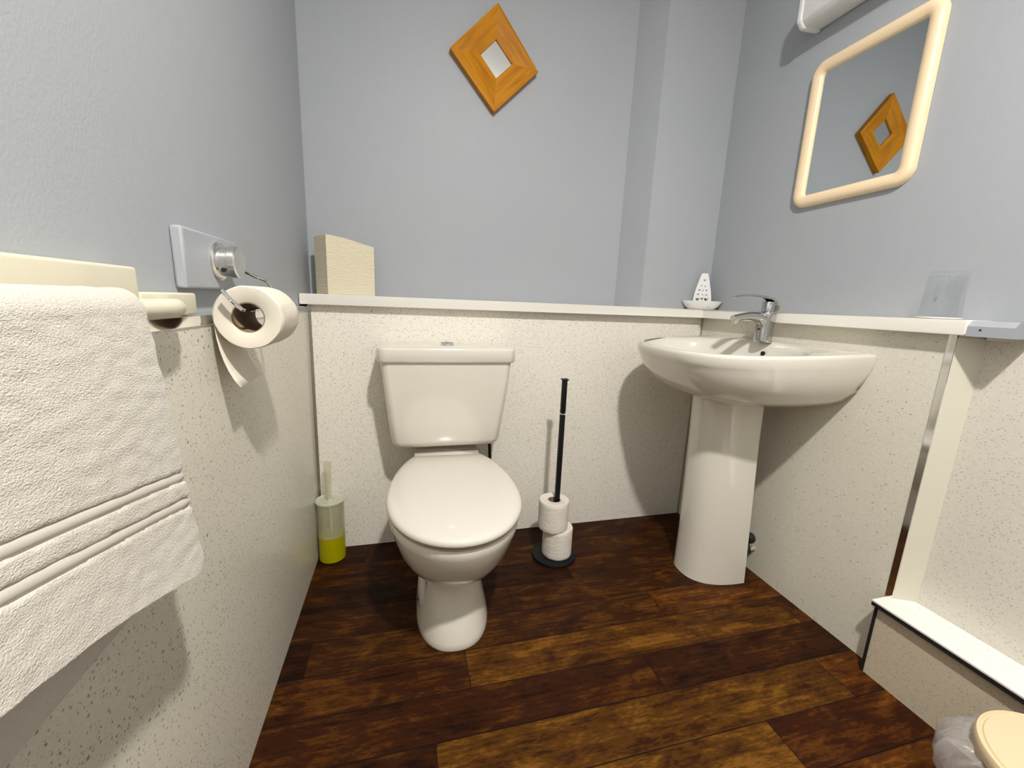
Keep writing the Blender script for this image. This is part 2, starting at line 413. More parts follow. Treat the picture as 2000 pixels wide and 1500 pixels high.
# painted block closing the end of the ledge
t = thing('painted_block', 'grey painted timber block with a screw hole closing the end of the white ledge', 'block', (1.66, -0.98, 0.962))
bm = prism(bmesh.new(), [(-1.016, 0.9625), (-0.9365, 0.9625), (-0.9365, 0.999), (-1.016, 0.999)], bx + 0.002, XR - 0.001, axis='x')
for v in bm.verts:
    if v.co.z > 0.99 and v.co.x < 1.63: v.co.x += 0.0
bmesh.ops.bevel(bm, geom=[e for e in bm.edges if all(v.co.x < 1.62 and v.co.z > 0.99 for v in e.verts)], offset=0.013, segments=1, affect='EDGES')
obj('block', bm, M['painted'], t)
obj('screw_hole', lathe(bmesh.new(), [(0.0022, -0.0008), (0.0022, 0.001)], (bx + 0.002, -0.960, 0.978), 12, 'x'), M['hole'], t)

# ------------------------------------------------------------------ ceiling lamp (source of the light, above the frame)
t = thing('ceiling_lamp', 'small white globe lamp hanging just under the ceiling', 'lamp', (LX, LY, LZ))
obj('globe', lathe(bmesh.new(), [(LAMP_R * math.sin(PI * k / 16), -LAMP_R * math.cos(PI * k / 16)) for k in range(17)], (LX, LY, LZ), 32), M['lamp'], t, smooth=180)
obj('rose', lathe(bmesh.new(), [(.016, LAMP_R + .001), (.018, .09), (.045, ZC - LZ - .012), (.048, ZC - LZ)], (LX, LY, LZ), 40), M['white'], t)

# ------------------------------------------------------------------ toilet
TX, TY = 0.484, -0.02
TA = math.radians(-1.6)
def egg(hw, yf, yb, yc, z, n=64, xc=TX, nf=2.0, nb=2.0, cut=None):
    """closed outline: front half ellipse to yf, rear half to yb; 'cut' flattens the rear"""
    out = []
    for i in range(n):
        a = 2 * PI * i / n
        c, s = math.cos(a), math.sin(a)
        e = 2.0 / (nf if s < 0 else nb)
        x = hw * math.copysign(abs(c) ** e, c)
        y = (yc - yf if s < 0 else yb - yc) * math.copysign(abs(s) ** e, s)
        y = yc + y
        if cut is not None and y > cut: y = cut
        out.append((xc + x, y, z))
    return out
def rot_t(bm, a=TA):
    bmesh.ops.rotate(bm, verts=bm.verts, cent=(TX, TY, 0), matrix=Matrix.Rotation(a, 3, 'Z')); return bm
toilet = thing('toilet', 'white close coupled toilet with closed lid standing against the speckled back panel', 'toilet', (TX, -0.35, 0))
bm = bmesh.new()
rings = [egg(.1130, -.600, -.16, -.42, 0.0, nf=2.3, nb=3), egg(.1140, -.6035, -.16, -.42, 0.006, nf=2.3, nb=3), egg(.1120, -.599, -.16, -.42, 0.022, nf=2.3, nb=3),
         egg(.1040, -.586, -.17, -.42, 0.060, nf=2.3, nb=3), egg(.0935, -.566, -.18, -.42, 0.105, nf=2.3, nb=3), egg(.0860, -.552, -.19, -.42, 0.145, nf=2.3, nb=3),
         egg(.0825, -.546, -.19, -.42, 0.170, nf=2.2, nb=3), egg(.0835, -.548, -.19, -.42, 0.182, nf=2.2, nb=3), egg(.094, -.562, -.18, -.43, 0.191, nf=2.1, nb=3),
         egg(.118, -.604, -.15, -.45, 0.215, nf=2.0, nb=2.6), egg(.1435, -.648, -.13, -.46, 0.250, nf=2.0, nb=2.4, cut=-.15), egg(.162, -.681, -.10, -.47, 0.290, nf=2.0, nb=2.2, cut=-.17),
         egg(.176, -.706, -.09, -.475, 0.335, nf=2.0, nb=2.1, cut=-.17), egg(.1865, -.724, -.09, -.48, 0.375, nf=2.0, nb=2.0, cut=-.17), egg(.1895, -.730, -.09, -.48, 0.398, nf=2.0, nb=2.0, cut=-.17),
         egg(.187, -.727, -.10, -.48, 0.4045, nf=2.0, nb=2.0, cut=-.17), egg(.150, -.68, -.15, -.48, 0.4050, nf=2.0, nb=2.0, cut=-.17)]
loft(bm, rings)
obj('pan', rot_t(bm), M['ceramic'], toilet, smooth=50)
# rear shelf and outlet box under the cistern, with the flared side skirts
bm = bmesh.new()
def rr(hw, y0, y1, z, r=0.03, n=6, xc=TX):
    out = []
    for cx, cy, a0 in ((xc + hw - r, y1 - r, 0), (xc - hw + r, y1 - r, PI / 2), (xc - hw + r, y0 + r, PI), (xc + hw - r, y0 + r, 1.5 * PI)):
        for k in range(n + 1):
            a = a0 + PI / 2 * k / n; out.append((cx + r * math.cos(a), cy + r * math.sin(a), z))
    return out
loft(bm, [rr(.105, -.40, -.05, 0.0), rr(.102, -.40, -.05, 0.03), rr(.092, -.40, -.05, 0.12), rr(.088, -.40, -.05, 0.19), rr(.100, -.36, -.05, 0.26), rr(.112, -.28, -.03, 0.36), rr(.119, -.22, -.025, 0.395), rr(.120, -.205, -.022, 0.432), rr(.117, -.202, -.024, 0.436)])
obj('outlet_box', rot_t(bm), M['ceramic'], toilet, smooth=50)
# fixing recess on the left of the pedestal with its screw
bm = bmesh.new()
bmesh.ops.create_uvsphere(bm, u_segments=24, v_segments=16, radius=1)
for v in bm.verts: v.co = Vector((TX - 0.093 + v.co.x * 0.016, -0.455 + v.co.y * 0.034, 0.112 + v.co.z * 0.080))
obj('fixing_cover', rot_t(bm), M['ceramic'], toilet)
obj('fixing_screw', rot_t(lathe(bmesh.new(), [(0.0045, 0), (0.0045, -0.004)], (TX - 0.1060, -0.470, 0.085), 12, 'x')), M['dark'], toilet)
# seat ring, lid
bm = bmesh.new()
loft(bm, [egg(.180, -.717, -.09, -.48, 0.4065, cut=-.178), egg(.183, -.721, -.09, -.48, 0.410, cut=-.175), egg(.183, -.721, -.09, -.48, 0.417, cut=-.175), egg(.180, -.717, -.09, -.48, 0.4205, cut=-.178)])
obj('seat', rot_t(bm), M['seat'], toilet)
bm = bmesh.new()
def lidring(k, z): return egg(.195 * k, -.48 - .262 * k, -.48 + .40 * k, -.48, z, nf=2.05, nb=2.0, cut=-.48 + .305 * min(1, k + 0.005))
loft(bm, [lidring(.975, .4215), lidring(.995, .4230), lidring(1.0, .4280), lidring(.997, .4345), lidring(.982, .4395), lidring(.955, .4428), lidring(.91, .4452), lidring(.8, .4478), lidring(.6, .4500), lidring(.35, .4512), lidring(.1, .4516)])
lid = obj('lid', rot_t(bm), M['seat'], toilet, smooth=60)
for s in (-1, 1):
    bm = tube(bmesh.new(), [(TX + s * .075 - .016, -.186, .431), (TX + s * .075 + .016, -.186, .431)], .008, 16)
    obj('hinge', rot_t(bm), M['seat'], toilet)
# cistern body + lid
CX = 0.4795
def crr(hw, y0, y1, z, r, bow=0.012, n=8):
    out = rr(hw, y0, y1, z, r, n, CX)
    res = []
    for x, y, zz in out:
        if y < (y0 + y1) / 2: y -= bow * (1 - ((x - CX) / hw) ** 2)
        res.append((x, y, zz))
    return res
bm = bmesh.new()
loft(bm, [crr(.170, -.145, -.035, .4665, .03), crr(.184, -.158, -.022, .4690, .03), crr(.1925, -.168, -.016, .478, .03), crr(.1975, -.173, -.014, .492, .03), crr(.2055, -.180, -.013, .56, .03),
          crr(.2145, -.187, -.012, .64, .028), crr(.2225, -.192, -.012, .72, .025), crr(.2275, -.194, -.012, .775, .025), crr(.229, -.195, -.012, .800, .025)])
obj('cistern', bm, M['ceramic'], toilet, smooth=50)
bm = bmesh.new()
loft(bm, [crr(.228, -.192, -.014, .783, .022), crr(.2365, -.202, -.008, .784, .028), crr(.2405, -.206, -.006, .790, .032), crr(.2405, -.206, -.006, .826, .032), crr(.2395, -.205, -.007, .8315, .032), crr(.2365, -.202, -.010, .8350, .032),
          crr(.231, -.196, -.014, .8368, .03), crr(.215, -.180, -.028, .8380, .03), crr(.12, -.12, -.07, .8385, .012)])
cl = obj('cistern_lid', bm, M['ceramic'], toilet, smooth=60)
bx_, by_ = 0.481, -0.108
obj('flush_ring', lathe(bmesh.new(), [(0.026, -.001), (0.026, .0045), (0.0235, .006), (0.0235, -.001)], (bx_, by_, .8385), 40, cap0=False, cap1=False), M['chrome'], cl)
for s in (-1, 1):
    pts = [(bx_ + s * .0012, by_ - .0228), (bx_ + s * .0012, by_ + .0228)]
    n = 16
    arc = [(bx_ + s * 0.023 * math.sin(PI * k / n), by_ + 0.023 * math.cos(PI * k / n)) for k in range(1, n)]
    obj('flush_button', prism(bmesh.new(), pts + arc, .838, .8435), M['button'], cl)
# supply hose
obj('supply_hose', tube(bmesh.new(), smooth_path([(.655, -.06, .475), (.662, -.045, .43), (.668, -.03, .38), (.672, -.022, .30), (.672, -.012, .26)]), .0065, 12), M['dark'], toilet)

# ------------------------------------------------------------------ wash basin with pedestal
basin = thing('wash_basin', 'white D shaped basin on a tall pedestal fixed to the right hand panel', 'basin', (1.50, -0.415, 0))
BC = Vector((1.40, -0.415))   # ray centre
NB = 128
def dshape(a_len, proj, z, cy=-0.415, nexp=3.0, tilt=True, back=W - 0.001, inset=0.0):
    out = []
    for i in range(NB):
        t_ = 2 * PI * i / NB; dx, dy = math.cos(t_), math.sin(t_)
        lo_, hi = 0.0, 1.2
        for _ in range(40):
            m_ = (lo_ + hi) / 2
            x, y = BC.x + dx * m_, BC.y + dy * m_
            fx = (back - x) / proj; fy = abs(y - cy) / a_len
            inside = x <= back - inset and (max(fx, 0) ** nexp + fy ** nexp) < 1
            if inside: lo_ = m_
            else: hi = m_
        x, y = BC.x + dx * lo_, BC.y + dy * lo_
        zz = z - (0.045 * (back - x) if tilt else 0.045 * (back - x) * 0.6)
        out.append(Vector((x, y, zz)))
    return out
def bowl(ax, ay, z, cx=1.365, n=2.2):
    out = []
    for i in range(NB):
        t_ = 2 * PI * i / NB; dx, dy = math.cos(t_), math.sin(t_)
        lo_, hi = 0.0, 0.6
        for _ in range(40):
            m_ = (lo_ + hi) / 2
            x, y = BC.x + dx * m_, BC.y + dy * m_
            if (abs(x - cx) / ax) ** n + (abs(y + 0.415) / ay) ** n < 1: lo_ = m_
            else: hi = m_
        x, y = BC.x + dx * lo_, BC.y + dy * lo_
        out.append(Vector((x, y, z - 0.045 * (W - x))))
    return out
def deck(r_, amt):
    for v in r_:
        k = max(0, 1 - ((v.y + 0.415) / 0.22) ** 2) * max(0, min(1, (v.x - 1.45) / 0.1))
        v.z += amt * k
    return r_
R0 = 0.8945
bm = bmesh.new()
outer = [dshape(.120, .22, R0 - .178, nexp=2.3), dshape(.185, .290, R0 - .181, nexp=2.5), dshape(.235, .345, R0 - .172, nexp=2.7), dshape(.270, .392, R0 - .152, nexp=2.8), dshape(.296, .434, R0 - .120, nexp=2.9),
         dshape(.311, .461, R0 - .085, nexp=3.0), dshape(.3185, .4755, R0 - .056, nexp=3.0), dshape(.3215, .4825, R0 - .040, nexp=3.0), dshape(.3225, .4865, R0 - .035, nexp=3.0), dshape(.3245, .4895, R0 - .012, nexp=3.0), dshape(.3238, .4888, R0 - .005, nexp=3.0)]
top = [dshape(.320, .485, R0 - .0008, nexp=3.0, inset=.004), deck(dshape(.314, .479, R0, nexp=3.0, inset=.010), .002),
       deck(dshape(.305, .470, R0 - .001, nexp=3.0, inset=.016), .008), deck(bowl(.205, .285, R0 - .003, cx=1.375, n=2.5), .005), bowl(.196, .276, R0 - .008, n=2.5, cx=1.375), bowl(.190, .270, R0 - .022, n=2.5, cx=1.375), bowl(.178, .255, R0 - .06, n=2.4, cx=1.375), bowl(.150, .215, R0 - .10, n=2.3, cx=1.38), bowl(.10, .15, R0 - .125, cx=1.385, n=2.1), bowl(.03, .04, R0 - .135, cx=1.395, n=2)]
loft(bm, outer + top)
bz = obj('bowl', bm, M['ceramic'], basin, smooth=60)
obj('overflow_hole', lathe(bmesh.new(), [(.0075, 0), (.0075, .006)], (1.5545, -.434, .8560), 20, 'x'), M['hole'], basin)
obj('waste', lathe(bmesh.new(), [(.021, 0), (.021, .002), (.016, .003), (.002, .0035)], (1.395, -.415, R0 - .135 - .011), 28), M['chrome'], basin)
bm = bmesh.new()
def ped(hw, xf, z, th=0.0):
    out = []
    for i in range(33):
        a = PI * i / 32
        c, s = math.cos(a), math.sin(a)
        y = -.403 + (hw - th) * math.copysign(abs(c) ** .8, c)
        x = 1.555 - (1.555 - xf - th) * abs(s) ** .8
        out.append((x, y, z))
    return out
zs = [(0, .113, 1.357), (.01, .1125, 1.358), (.15, .1095, 1.358), (.35, .105, 1.352), (.55, .101, 1.345), (.68, .102, 1.340), (.745, .108, 1.335)]
loft(bm, [ped(h, x, z) + ped(h, x, z, .010)[::-1] for z, h, x in zs])
for v in bm.verts:    # back edges lean with the height
    if v.co.x > 1.50: v.co.x -= 0.045 * v.co.z * (v.co.x - 1.50) / 0.055
obj('pedestal', bm, M['ceramic'], basin, smooth=50)
# waste pipe and isolating valves behind the pedestal
pp = thing('waste_pipe', 'thin pipework with dark valves low on the wall behind the basin pedestal', 'pipe', (1.60, -0.45, 0.0))
obj('pipe', tube(bmesh.new(), smooth_path([(1.59, -.40, .60), (1.59, -.40, .22), (1.592, -.425, .125), (1.605, -.452, .098), (W - .001, -.455, .096)]), .009, 12), M['brass'], pp)
obj('valve_nut', lathe(bmesh.new(), [(.019, -.012), (.021, -.008), (.021, .008), (.019, .012)], (1.602, -.462, .148), 20, 'x'), M['dark'], pp)
obj('valve_handle', tube(bmesh.new(), [(1.602, -.462, .148), (1.600, -.458, .12), (1.60, -.455, .098)], .010, 10), M['dark'], pp)
obj('flange', lathe(bmesh.new(), [(.020, -.008), (.020, .008)], (1.600, -.454, .098), 20, 'x'), M['dark'], pp)

# ------------------------------------------------------------------ tap
tz = R0 + .0045
T0 = Vector((1.563, -.4176, tz - .004))
tap = thing('basin_tap', 'chrome single lever mixer tap on the back of the white basin', 'tap', T0)
bm = bmesh.new()
lathe(bm, [(.030, 0), (.0305, .004), (.028, .008), (.0265, .012)], T0, 40)
obj('base_ring', bm, M['tap_chrome'], tap)
bm = bmesh.new()
body = []
for z, cx, rx, ry in ((.006, .0, .0295, .029), (.03, .001, .0285, .028), (.06, .002, .0285, .028), (.085, .003, .0295, .029), (.100, .003, .0295, .029), (.106, .003, .0280, .0275), (.1075, .003, .024, .024)):
    body.append([(T0.x + cx + rx * math.cos(2 * PI * k / 48), T0.y + ry * math.sin(2 * PI * k / 48), T0.z + z) for k in range(48)])
loft(bm, body)
obj('body', bm, M['tap_chrome'], tap, smooth=60)
sp = smooth_path([(T0.x + .002, T0.y, T0.z + .066), (T0.x - .026, T0.y, T0.z + .083), (T0.x - .060, T0.y, T0.z + .089), (T0.x - .100, T0.y, T0.z + .086), (T0.x - .138, T0.y, T0.z + .079)], 8)
n = len(sp)
bm = tube(bmesh.new(), sp, [.029 - .0150 * (i / (n - 1)) ** .6 for i in range(n)], 24, flat=[(.95, .86 - .15 * (i / (n - 1))) for i in range(n)])
obj('spout', bm, M['tap_chrome'], tap, smooth=60)
obj('aerator', lathe(bmesh.new(), [(.0130, .006), (.0130, -.010), (.009, -.011)], (T0.x - .126, T0.y, T0.z + .072), 24), M['satin'], tap)
obj('collar', lathe(bmesh.new(), [(.0215, 0), (.0215, .030), (.019, .034)], (T0.x + .003, T0.y, T0.z + .1065), 36), M['tap_chrome'], tap)
# lever: domed cap and long blade
lv = smooth_path([(T0.x + .0265, T0.y, T0.z + .107), (T0.x + .0245, T0.y, T0.z + .128), (T0.x + .010, T0.y, T0.z + .1445), (T0.x - .022, T0.y, T0.z + .1535), (T0.x - .070, T0.y, T0.z + .1575), (T0.x - .115, T0.y, T0.z + .1555), (T0.x - .146, T0.y, T0.z + .150)], 7)
n = len(lv)
bm = bmesh.new()
def lw_(i):
    u = i / (n - 1)
    return (.0225 + .0065 * math.sin(min(1, u / .35) * PI / 2) - .0165 * max(0, (u - .3) / .7) ** .8, .0085 - .0052 * u)
tube(bm, lv, 1.0, 24, flat=[lw_(i)[::-1] if i < n - 1 else (.0015, .006) for i in range(n)])
obj('lever', bm, M['tap_chrome'], tap, smooth=60)
obj('indicator', lathe(bmesh.new(), [(.0035, 0), (.0035, -.0015)], (T0.x - .0272, T0.y - .004, T0.z + .045), 12, 'x'), M['dark'], tap)

# ------------------------------------------------------------------ freestanding roll holder and its two rolls
SX, SY = 0.905, -0.215
st = thing('toilet_roll_stand', 'black freestanding pole with a round base holding two spare rolls beside the toilet', 'stand', (SX, SY, 0))
obj('base', lathe(bmesh.new(), [(.086, 0), (.089, .002), (.089, .010), (.087, .013), (.02, .0135)], (SX, SY, 0), 64), M['black'], st)
h = .0085
obj('lower_pole', B(SX - h, SX + h, SY - h, SY + h, .0125, .590, bev=.0015), M['black'], st)
obj('pole_joint', lathe(bmesh.new(), [(.006, 0), (.006, .007)], (SX, SY, .589), 16), M['satin'], st)
obj('upper_pole', B(SX - h, SX + h, SY - h, SY + h, .5955, .724, bev=.0015), M['black'], st)
obj('pole_cap', B(SX - .0125, SX + .0125, SY - .0125, SY + .0125, .7235, .7275, bev=.001, seg=1), M['black'], st)

def roll_mesh(bm, c, R, r, L, axis, seed):
    n = 96; rings = []
    rnd = random.Random(seed)
    hs = [0, .004] + [L * k / 8 for k in range(1, 8)] + [L - .004, L]
    prof = [(R - .002, 0)] + [(R, x) for x in hs[1:-1]] + [(R - .002, L)]
    prof = [(r, L * .5), (r, .001)] + [(r + .001, 0)] + prof + [(r + .001, L), (r, L - .001), (r, L * .5)]
    lathe(bm, prof, c, n, axis, False, False)
    bmesh.ops.remove_doubles(bm, verts=bm.verts, dist=1e-6)
    for v in bm.verts:
        p = v.co - Vector(c)
        rad = math.hypot(p.x, p.y) if axis == 'z' else math.hypot(p.x, p.z)
        if rad > R * .9:
            d_ = noise.noise(Vector((p.x * 40, p.y * 40, p.z * 70)) + Vector((seed, 0, 0))) * .0014
            q = Vector((p.x, p.y, 0)) if axis == 'z' else Vector((p.x, 0, p.z))
            v.co += q.normalized() * d_
    return bm
def spare_roll(cx, cy, z0, label, seed, R=.0590, L=.1165):
    t = thing('toilet_roll', label, 'toilet roll', (cx, cy, z0), 'spare rolls on the black stand')
    obj('paper', roll_mesh(bmesh.new(), (cx, cy, z0), R, .0245, L, 'z', seed), M['tissue_stand'], t, smooth=50)
    obj('core', lathe(bmesh.new(), [(.0242, .002), (.0242, L - .002), (.0232, L - .002), (.0232, .002), (.0242, .002)], (cx, cy, z0), 48, cap0=False, cap1=False), M['core'], t)
spare_roll(SX + .0110, SY - .002, .0138, 'white spare toilet roll resting on the round black base, bottom of two', 3)
spare_roll(SX - .0120, SY - .002, .1306, 'white spare toilet roll on the black pole, topmost of the two', 8)

# ------------------------------------------------------------------ toilet brush in frosted holder
QX, QY = 0.0520, -0.0610
br = thing('toilet_brush_holder', 'frosted clear toilet brush pot with yellow green fluid in the left back corner', 'toilet brush', (QX, QY, 0))
R = .0475
obj('pot', lathe(bmesh.new(), [(R + .0002, .100), (R + .001, .235), (R - .002, .235), (R - .0025, .100), (R + .0002, .100)], (QX, QY, 0), 56), M['frost'], br)
obj('fluid', lathe(bmesh.new(), [(.002, .0005), (R - .003, .0005), (R - .0005, .003), (R, .1035), (.002, .1035)], (QX, QY, 0), 48), M['liquid'], br)
M['frostrim'] = sheer('frosted_rim', (0.78, 0.80, 0.66), 0.25, 0.6)
obj('cover', lathe(bmesh.new(), [(R - .004, .232), (R + .0035, .2355), (R + .004, .242), (R + .001, .2445), (R - .004, .240), (.011, .243), (.010, .25)], (QX, QY, 0), 56, cap0=False), M['frostrim'], br)
obj('handle', lathe(bmesh.new(), [(.0095, .244), (.0105, .30), (.0125, .36), (.0125, .385), (.010, .392), (.002, .394)], (QX - .004, QY, 0), 28), M['frost'], br)
obj('brush_stem', lathe(bmesh.new(), [(.005, .11), (.005, .243)], (QX, QY, 0), 16), M['white'], br)

# ------------------------------------------------------------------ folded paper towels on the ledge
A = Vector((.069, .002)); Bp = Vector((.222, .088)); L_ = Vector((.0165, .080)); D_ = L_ + (Bp - A) * .45
zt = 1.0003
pt = thing('paper_towel_stack', 'stack of cream folded paper towels on the left end of the white ledge', 'paper towels', (.13, .07, zt))
bm = bmesh.new()
nu = 24
def top_z(u): return 1.2035 + .0025 * math.sin(u * 5) - .015 * u - .006 * u * u
D2 = L_ + (Bp - A) * .52
front = [A + (Bp - A) * (k / nu) for k in range(nu + 1)]
rear = [L_ + (D2 - L_) * (k / nu) for k in range(nu + 1)]
rows = []
for k in range(nu + 1):
    u = k / nu; f, b = front[k], rear[k]
    rows.append([(f.x, f.y, zt), (f.x, f.y, top_z(u)), (b.x, b.y, top_z(u) - .001), (b.x, b.y, zt)])
loft(bm, rows)
bmesh.ops.bevel(bm, geom=[e for e in bm.edges if len(e.link_faces) == 2 and e.calc_face_angle(0) > .6], offset=.007, segments=3, affect='EDGES')
obj('folded_sheets', bm, M['ptowel'], pt, smooth=40)

# ------------------------------------------------------------------ pierced soap dish
DC = Vector((1.628, .004, 1.0003)); da = math.radians(-38.0)
dish = thing('soap_dish', 'white china soap dish with pierced upright back on the ledge corner', 'soap dish', DC)
def drot(p): return Vector((DC.x + p[0] * math.cos(da) - p[1] * math.sin(da), DC.y + p[0] * math.sin(da) + p[1] * math.cos(da), DC.z + p[2]))
def ell(a, b, z, n=48): return [drot((a * math.copysign(abs(math.cos(2 * PI * k / n)) ** .85, math.cos(2 * PI * k / n)), b * math.sin(2 * PI * k / n), z)) for k in range(n)]
bm = bmesh.new()
loft(bm, [ell(.050, .019, 0), ell(.056, .022, .002), ell(.070, .030, .014), ell(.082, .036, .030), ell(.0855, .038, .036), ell(.083, .036, .0368), ell(.066, .028, .018), ell(.050, .018, .010), ell(.02, .008, .009)])
obj('tray', bm, M['china'], dish, smooth=60)
# pierced back: filled 2D curve with holes, extruded
cu = bpy.data.curves.new('tmp', 'CURVE'); cu.dimensions = '2D'; cu.fill_mode = 'BOTH'; cu.extrude = .0035; cu.bevel_depth = .0008
def spl(pts):
    s = cu.splines.new('POLY'); s.points.add(len(pts) - 1)
    for q, p in zip(s.points, pts): q.co = (p[0], p[1], 0, 1)
    s.use_cyclic_u = True
out = []
for k in range(13): u = k / 12; out.append((-.039 + .0255 * (1 - math.cos(u * PI / 2)) * 1.0, .008 + .148 * u * .97))
arc = [(-.0135 + .006 * (1 - math.cos(a)), .1515 + .006 * math.sin(a)) for a in (0.4, .8, 1.2, 1.57)]
left = out + arc
outline = left + [(-x, y) for x, y in left[::-1]]
spl(outline)
def heart(cx, cy, s):
    P = []
    for k in range(16):
        a = 2 * PI * k / 16
        P.append((cx + s * .062 * 16 * math.sin(a) ** 3, cy + s * .062 * (13 * math.cos(a) - 5 * math.cos(2 * a) - 2 * math.cos(3 * a) - math.cos(4 * a))))
    spl(P[::-1])
heart(.002, .128, .0068)
for x, y, s in ((-.009, .104, .0030), (.007, .101, .0033), (-.015, .085, .0042), (0, .084, .0034), (.014, .084, .0042), (-.018, .066, .0040), (0, .064, .0032), (.016, .064, .0040), (-.019, .044, .0062), (-.001, .047, .0050), (.0165, .044, .0072)):
    heart(x, y, s * 1.3)
tmp = bpy.data.objects.new('tmp', cu); C.objects.link(tmp)
dg = bpy.context.evaluated_depsgraph_get()
me = bpy.data.meshes.new_from_object(tmp.evaluated_get(dg))
bpy.data.objects.remove(tmp)
bm = bmesh.new(); bm.from_mesh(me); bpy.data.meshes.remove(me)
for v in bm.verts:
    x, y, z = v.co; v.co = drot((x, .004 + z + (y - .01) * .06, y))
obj('pierced_back', bm, M['china'], dish, smooth=40)
for k, (x, z) in enumerate(((-.055, .017), (.03, .012))):
    p = drot((x, -.0305 + abs(x) * .17, z)); 
    obj('painted_flower', lathe(bmesh.new(), [(.004, 0), (.003, -.0012)], p, 8, 'y'), mat('faded_flower_%d' % k, (.42, .40, .36), .4), dish)

# ------------------------------------------------------------------ upturned tumbler on a coaster
GX, GY = 1.656, -.852
cst = tag(obj('coaster', lathe(bmesh.new(), [(.040, 0), (.043, .001), (.043, .003), (.041, .004), (.01, .004)], (GX, GY, 1.0002), 48), M['ledge'], origin=(GX, GY, 1.0002)), 'thin round white coaster under the glass tumbler on the right ledge', 'coaster')
tb = thing('glass_tumbler', 'clear glass tumbler standing upside down on the right hand ledge', 'glass', (GX, GY, 1.0045))
H = .113
obj('glass', lathe(bmesh.new(), [(.0395, 0), (.0402, .001), (.0375, H - .006), (.0355, H - .001), (.033, H), (.002, H), (.002, H - .014), (.0335, H - .012), (.0352, H - .016), (.0388, .001)] + [(.0395, 0)], (GX, GY, 1.0045), 64, cap0=False, cap1=False), M['glass'], tb, smooth=40)

# ------------------------------------------------------------------ oak diamond picture mirror
of = thing('diamond_mirror', 'small oak framed diamond mirror hung high on the back wall', 'mirror', (.68, YB, 1.90))
def sc(p, y_from, y_to):   # keep a traced point on its line of sight when the depth of the frame is chosen
    cx, cy, cz = .33548, -1.61155, .9989
    k = (y_to - cy) / (y_from - cy); return (cx + (p[0] - cx) * k, y_to, cz + (p[1] - cz) * k)
outer4 = [(.6825, 2.0907), (.8499, 1.8891), (.6787, 1.7235), (.5058, 1.9134)]
inner4 = [(.6825, 1.9828), (.7503, 1.9091), (.6869, 1.8495), (.6225, 1.9211)]
oy, iy = .143, .158
O = [Vector(sc(p, .135, oy)) for p in outer4]; I = [Vector(sc(p, .155, iy)) for p in inner4]
names = 4
for k in range(4):
    o0, o1, i0, i1 = O[k], O[(k + 1) % 4], I[k], I[(k + 1) % 4]
    bm = bmesh.new(); uvl = bm.loops.layers.uv.new('UVMap')
    def lip(a, b): return a + (b - a) * .12
    m0, m1 = lip(o0, i0), lip(o1, i1); m0.y = o0.y - .002; m1.y = o1.y - .002
    def bk(p, y): return Vector((p.x, y, p.z))
    q = [o0, o1, m1, m0, i0, i1, bk(o0, YB - .001), bk(o1, YB - .001), bk(i0, YB - .001), bk(i1, YB - .001)]
    V = [bm.verts.new(p) for p in q]
    fs = [(0, 1, 2, 3), (3, 2, 5, 4), (0, 6, 7, 1), (4, 5, 9, 8), (6, 8, 9, 7), (0, 3, 4, 8, 6), (1, 7, 9, 5, 2)]
    along = (o1 - o0).normalized()
    for f in fs:
        F = bm.faces.new([V[j] for j in f])
        for l in F.loops:
            p = l.vert.co; s_ = (p - o0).dot(along); rest = (p - o0 - along * s_).length
            l[uvl].uv = (s_ + k * .37, rest)
    obj('frame_rail', bm, M['oak'], of, smooth=None)
bm = bmesh.new()
prism(bm, [(p.x + (p.x - .685) * .04, p.z + (p.z - 1.913) * .04) for p in I], YB - .006, YB - .001, axis='y')
obj('mirror_glass', bm, M['mirror_small'], of)

# ------------------------------------------------------------------ peach framed mirror on the right wall
pm = thing('wall_mirror', 'rounded rectangular mirror with a pale peach frame above the basin', 'mirror', (XR, -.51, 1.59))
def rrect(y0, y1, z0, z1, r, x, n=8):
    out = []
    for cy, cz, a0 in ((y1 - r, z1 - r, 0), (y0 + r, z1 - r, PI / 2), (y0 + r, z0 + r, PI), (y1 - r, z0 + r, 1.5 * PI)):
        for k in range(n + 1):
            a = a0 + PI / 2 * k / n; out.append(Vector((x, cy + r * math.cos(a), cz + r * math.sin(a))))
    return out
Y0, Y1, Z0, Z1 = -.700, -.330, 1.364, 1.826
prof = [(.000, 0.0), (.001, .010), (.005, .017), (.014, .021), (.024, .020), (.034, .016), (.0385, .011), (.039, .004)]
bm = bmesh.new()
rings = []
for ins, hgt in prof:
    rings.append(rrect(Y0 + ins, Y1 - ins, Z0 + ins, Z1 - ins, max(.045 - ins * .85, .01), XR - .001 - hgt))
loft(bm, rings, False, False)
obj('frame', bm, M['peach'], pm, smooth=50)
bm = bmesh.new(); loft(bm, [rrect(Y0 + .034, Y1 - .034, Z0 + .034, Z1 - .034, .016, XR - .001), rrect(Y0 + .034, Y1 - .034, Z0 + .034, Z1 - .034, .016, XR - .007)])
obj('mirror_glass', bm, M['mirror'], pm, smooth=30)

# ------------------------------------------------------------------ shaver light above the mirror
sl = thing('shaver_light', 'white wall light fitting above the peach mirror, mostly out of view', 'light fitting', (XR, -.55, 2.0))
obj('housing', prism(bmesh.new(), [(XR - .001, 1.935), (XR - .072, 1.932), (XR - .088, 1.950), (XR - .088, 2.02), (XR - .06, 2.045), (XR - .001, 2.05)], -.83, -.318, bev=.008, axis='y'), M['white'], sl, smooth=50)
obj('end_cap', prism(bmesh.new(), [(XR - .001, 1.930), (XR - .073, 1.927), (XR - .092, 1.948), (XR - .092, 2.022), (XR - .062, 2.05), (XR - .001, 2.054)], -.325, -.305, bev=.007, axis='y'), M['white'], sl, smooth=50)

